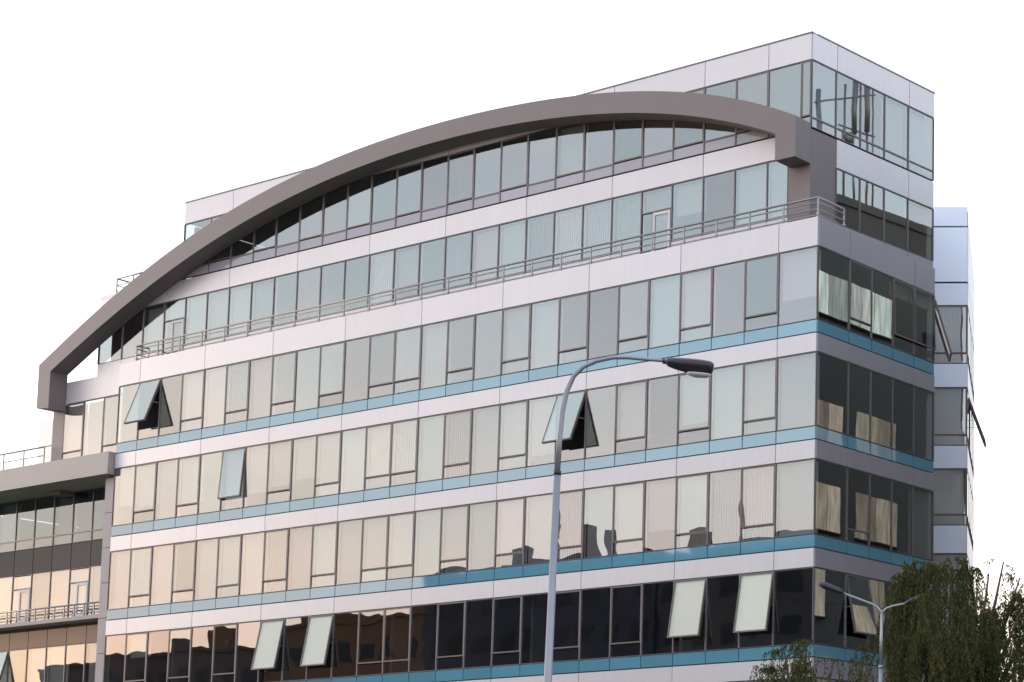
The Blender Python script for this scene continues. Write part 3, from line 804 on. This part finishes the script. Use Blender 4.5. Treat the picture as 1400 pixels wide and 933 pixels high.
hd = loft([(0.0, 0.03, 0.02, 0.02), (0.04, 0.05, 0.03, 0.03), (0.07, 0.07, 0.055, 0.055), (0.10, 0.09, 0.062, 0.07), (0.25, 0.12, 0.070, 0.10), (0.5, 0.14, 0.076, 0.135), (0.75, 0.15, 0.074, 0.15),
           (0.93, 0.13, 0.062, 0.135), (0.985, 0.09, 0.04, 0.09), (1.0, 0.03, 0.01, 0.03)], 'lamp_housing', 'lamp_head', org)
loft([(0.48, 0.03, 0.0, 0.02), (0.52, 0.09, 0.0, 0.045), (0.65, 0.125, 0.0, 0.065), (0.85, 0.12, 0.0, 0.06), (0.94, 0.07, 0.0, 0.03), (0.955, 0.02, 0.0, 0.01)], 'lamp_lens', 'lamp_lens', org - upl*0.152)
bm = bmesh.new(); add_tube(bm, [org-axn*0.02, org+axn*0.05], 0.045, 12); put('neck', mesh_from(bm, 'neck', 'lamp_head', True), o)

L2 = 48.0
p0 = at(1203, 933, L2); b2 = Vector((p0.x, p0.y, 0.06))
o = thing('street_lamp', 'slim galvanised twin-arm street lamp standing beside the willow', 'street lamp', b2)
def l2(u, v): return at(u, v, L2)-b2
jn = l2(1204.5, 912)
bm = bmesh.new(); add_tube(bm, [Vector((0, 0, 0)), jn], [0.060, 0.052], 14); put('pole', mesh_from(bm, 'pole', 'galvanised', True), o)
bm = bmesh.new(); add_tube(bm, [jn, l2(1205.5, 838)], [0.040, 0.037], 14); put('upper_pole', mesh_from(bm, 'upper_pole', 'galvanised', True), o)
bm = bmesh.new(); add_tube(bm, [jn-Vector((0, 0, 0.03)), jn+Vector((0, 0, 0.03))], 0.066, 14); put('collar', mesh_from(bm, 'collar', 'galvanised', True), o)
for pts in ([(1205.5, 840), (1204, 836), (1200, 831), (1192, 826), (1153, 811)], [(1205.5, 840), (1207, 836), (1212, 832), (1220, 829), (1238, 825)]):
    bm = bmesh.new(); add_tube(bm, [l2(u, v) for u, v in pts], [0.033, 0.031, 0.029, 0.027, 0.024], 12); put('arm', mesh_from(bm, 'arm', 'galvanised', True), o)
for pts in ([(1153, 811), (1146, 808), (1128, 801), (1119, 798)], [(1238, 825), (1246, 822), (1264, 817), (1272, 815)]):
    bm = bmesh.new(); add_tube(bm, [l2(u, v) for u, v in pts], [0.035, 0.075, 0.09, 0.04], 12); put('lamp_housing', mesh_from(bm, 'lamp_housing', 'lamp_head', True), o)

# ------------------------------------------------------------------ willows
def willow(label, base, height, lobes, n_strand, leaf_per_m, seed, leaf=0.115):
    """trunk, limbs to each lobe and long hanging strands of narrow leaves"""
    rg = random.Random(seed)
    o = thing('willow_tree', label, 'tree', base)
    bm = bmesh.new()
    top = Vector((rg.uniform(-.2, .2), rg.uniform(-.2, .2), height*0.55))
    add_tube(bm, [(0, 0, 0), (0.05, 0.03, height*0.25), top], [0.24, 0.19, 0.13], 10)
    put('trunk', mesh_from(bm, 'trunk', 'bark', True), o)
    for c, r, n in lobes:
        c = c-base; mid = top.lerp(c, 0.55)+Vector((0, 0, 0.3))
        bm = bmesh.new(); add_tube(bm, [top-Vector((0, 0, 0.1)), mid, c+Vector((0, 0, 0.15))], [0.10, 0.06, 0.02], 7)
        put('limb', mesh_from(bm, 'limb', 'bark', True), o)
    V, Fc = [], []; bt = bmesh.new()
    for c, r, n in lobes:
        c = c-base
        sprigs = []
        for _ in range(max(3, n//9)):
            a = rg.uniform(0, 2*math.pi); q = math.sqrt(rg.random())
            sprigs.append((a, q, rg.uniform(0.25, 1.25), rg.uniform(0.6, 1.25)))
        for _ in range(int(n*0.66)):
            a, q, hz, lf = rg.choice(sprigs)
            dx, dy = r[0]*q*math.cos(a)+rg.gauss(0, 0.10), r[0]*q*math.sin(a)+rg.gauss(0, 0.10)
            z = c.z + r[1]*(math.sqrt(max(0, 1-q*q))*hz + rg.uniform(-0.15, 0.15))
            p = Vector((c.x+dx, c.y+dy, z))
            out = Vector((math.cos(a), math.sin(a), 0))*rg.uniform(0.05, 0.5)
            ln = rg.uniform(0.45, 1.0)*r[2]*lf
            sway = Vector((rg.uniform(-.2, .2), rg.uniform(-.2, .2), 0))
            steps = int(ln*leaf_per_m)
            pts = []
            for k in range(steps):
                f = k/max(1, steps-1); d = ln*f
                pos = p + out*min(1, f*2.2) + sway*d + Vector((0, 0, 0.14*math.sin(min(1, f*3)*math.pi)-d*(0.3+0.7*min(1, f*2))))
                pts.append(pos)
                if pos.z < 0.4: break
                th = rg.uniform(0, 2*math.pi); dr = rg.uniform(0.35, 1.1)
                ld = Vector((math.cos(th)*dr, math.sin(th)*dr, -1)).normalized()*leaf*rg.uniform(0.6, 1.25)
                sd_ = ld.cross(Vector((rg.uniform(-1, 1), rg.uniform(-1, 1), rg.uniform(-.3, .3)))).normalized()*leaf*0.16
                i0 = len(V)
                V.extend([pos, pos+ld*0.45+sd_, pos+ld, pos+ld*0.45-sd_]); Fc.append((i0, i0+1, i0+2, i0+3))
            if len(pts) > 3: add_tube(bt, pts[::3], 0.0035, 3, False)
    me = bpy.data.meshes.new('crown'); me.from_pydata([tuple(v) for v in V], [], Fc); me.materials.append(MATS['willow_leaf'])
    cr = put('crown', me, o); cr['kind'] = 'stuff'
    tw = put('twigs', mesh_from(bt, 'twigs', 'twig_bark'), o); tw['kind'] = 'stuff'
    return o
T1 = 50.5
c0 = at(1325, 950, T1); base1 = Vector((c0.x, c0.y, 0.06))
def lob(u, v, dt, r, h, ln, n): return (at(u, v, T1+dt), (r, h, ln), n)
lobes = [lob(1266, 800, 0, 0.80, 0.55, 3.2, 190), lob(1300, 790, 1.0, 0.85, 0.45, 3.4, 190), lob(1246, 838, 0.2, 0.5, 0.45, 2.8, 85), lob(1206, 905, 4.6, 0.6, 0.4, 1.8, 60),
         lob(1322, 850, -1.2, 0.9, 0.5, 2.6, 180), lob(1372, 868, 0.2, 0.95, 0.5, 2.6, 190), lob(1425, 835, 0.8, 0.9, 0.6, 3.0, 150), lob(1280, 880, -1.6, 1.0, 0.5, 2.0, 150),
         lob(1256, 826, -3.6, 0.22, 0.2, 1.6, 34), lob(1352, 792, 0.6, 0.42, 0.5, 1.6, 9), lob(1372, 776, 0.6, 0.30, 0.25, 1.5, 7), lob(1336, 815, 0.3, 0.35, 0.3, 1.6, 12), lob(1345, 905, -1.8, 1.0, 0.4, 1.6, 140), lob(1405, 900, -1.5, 0.9, 0.5, 1.6, 150), lob(1395, 845, -0.5, 0.5, 0.5, 2.0, 60), lob(1392, 805, 0.4, 0.35, 0.35, 1.5, 12)]
willow('large weeping willow with dense dark green strands beside the twin-arm lamp', base1, 7.6, lobes, 0, 26, 3)
T2 = 45.0
c0 = at(1095, 960, T2); base2 = Vector((c0.x, c0.y, 0.06))
def lob2(u, v, dt, r, h, ln, n): return (at(u, v, T2+dt), (r, h, ln), n)
willow('smaller thin-leaved willow below the building corner', base2, 5.2,
       [lob2(1072, 897, 0, 0.40, 0.22, 1.6, 46), lob2(1102, 890, 0.2, 0.35, 0.22, 1.7, 42), lob2(1090, 920, -0.4, 0.7, 0.2, 1.6, 90), lob2(1140, 912, 0.3, 0.35, 0.2, 1.5, 22), lob2(1060, 925, 0.3, 0.3, 0.2, 1.3, 30)], 0, 26, 5, 0.10)
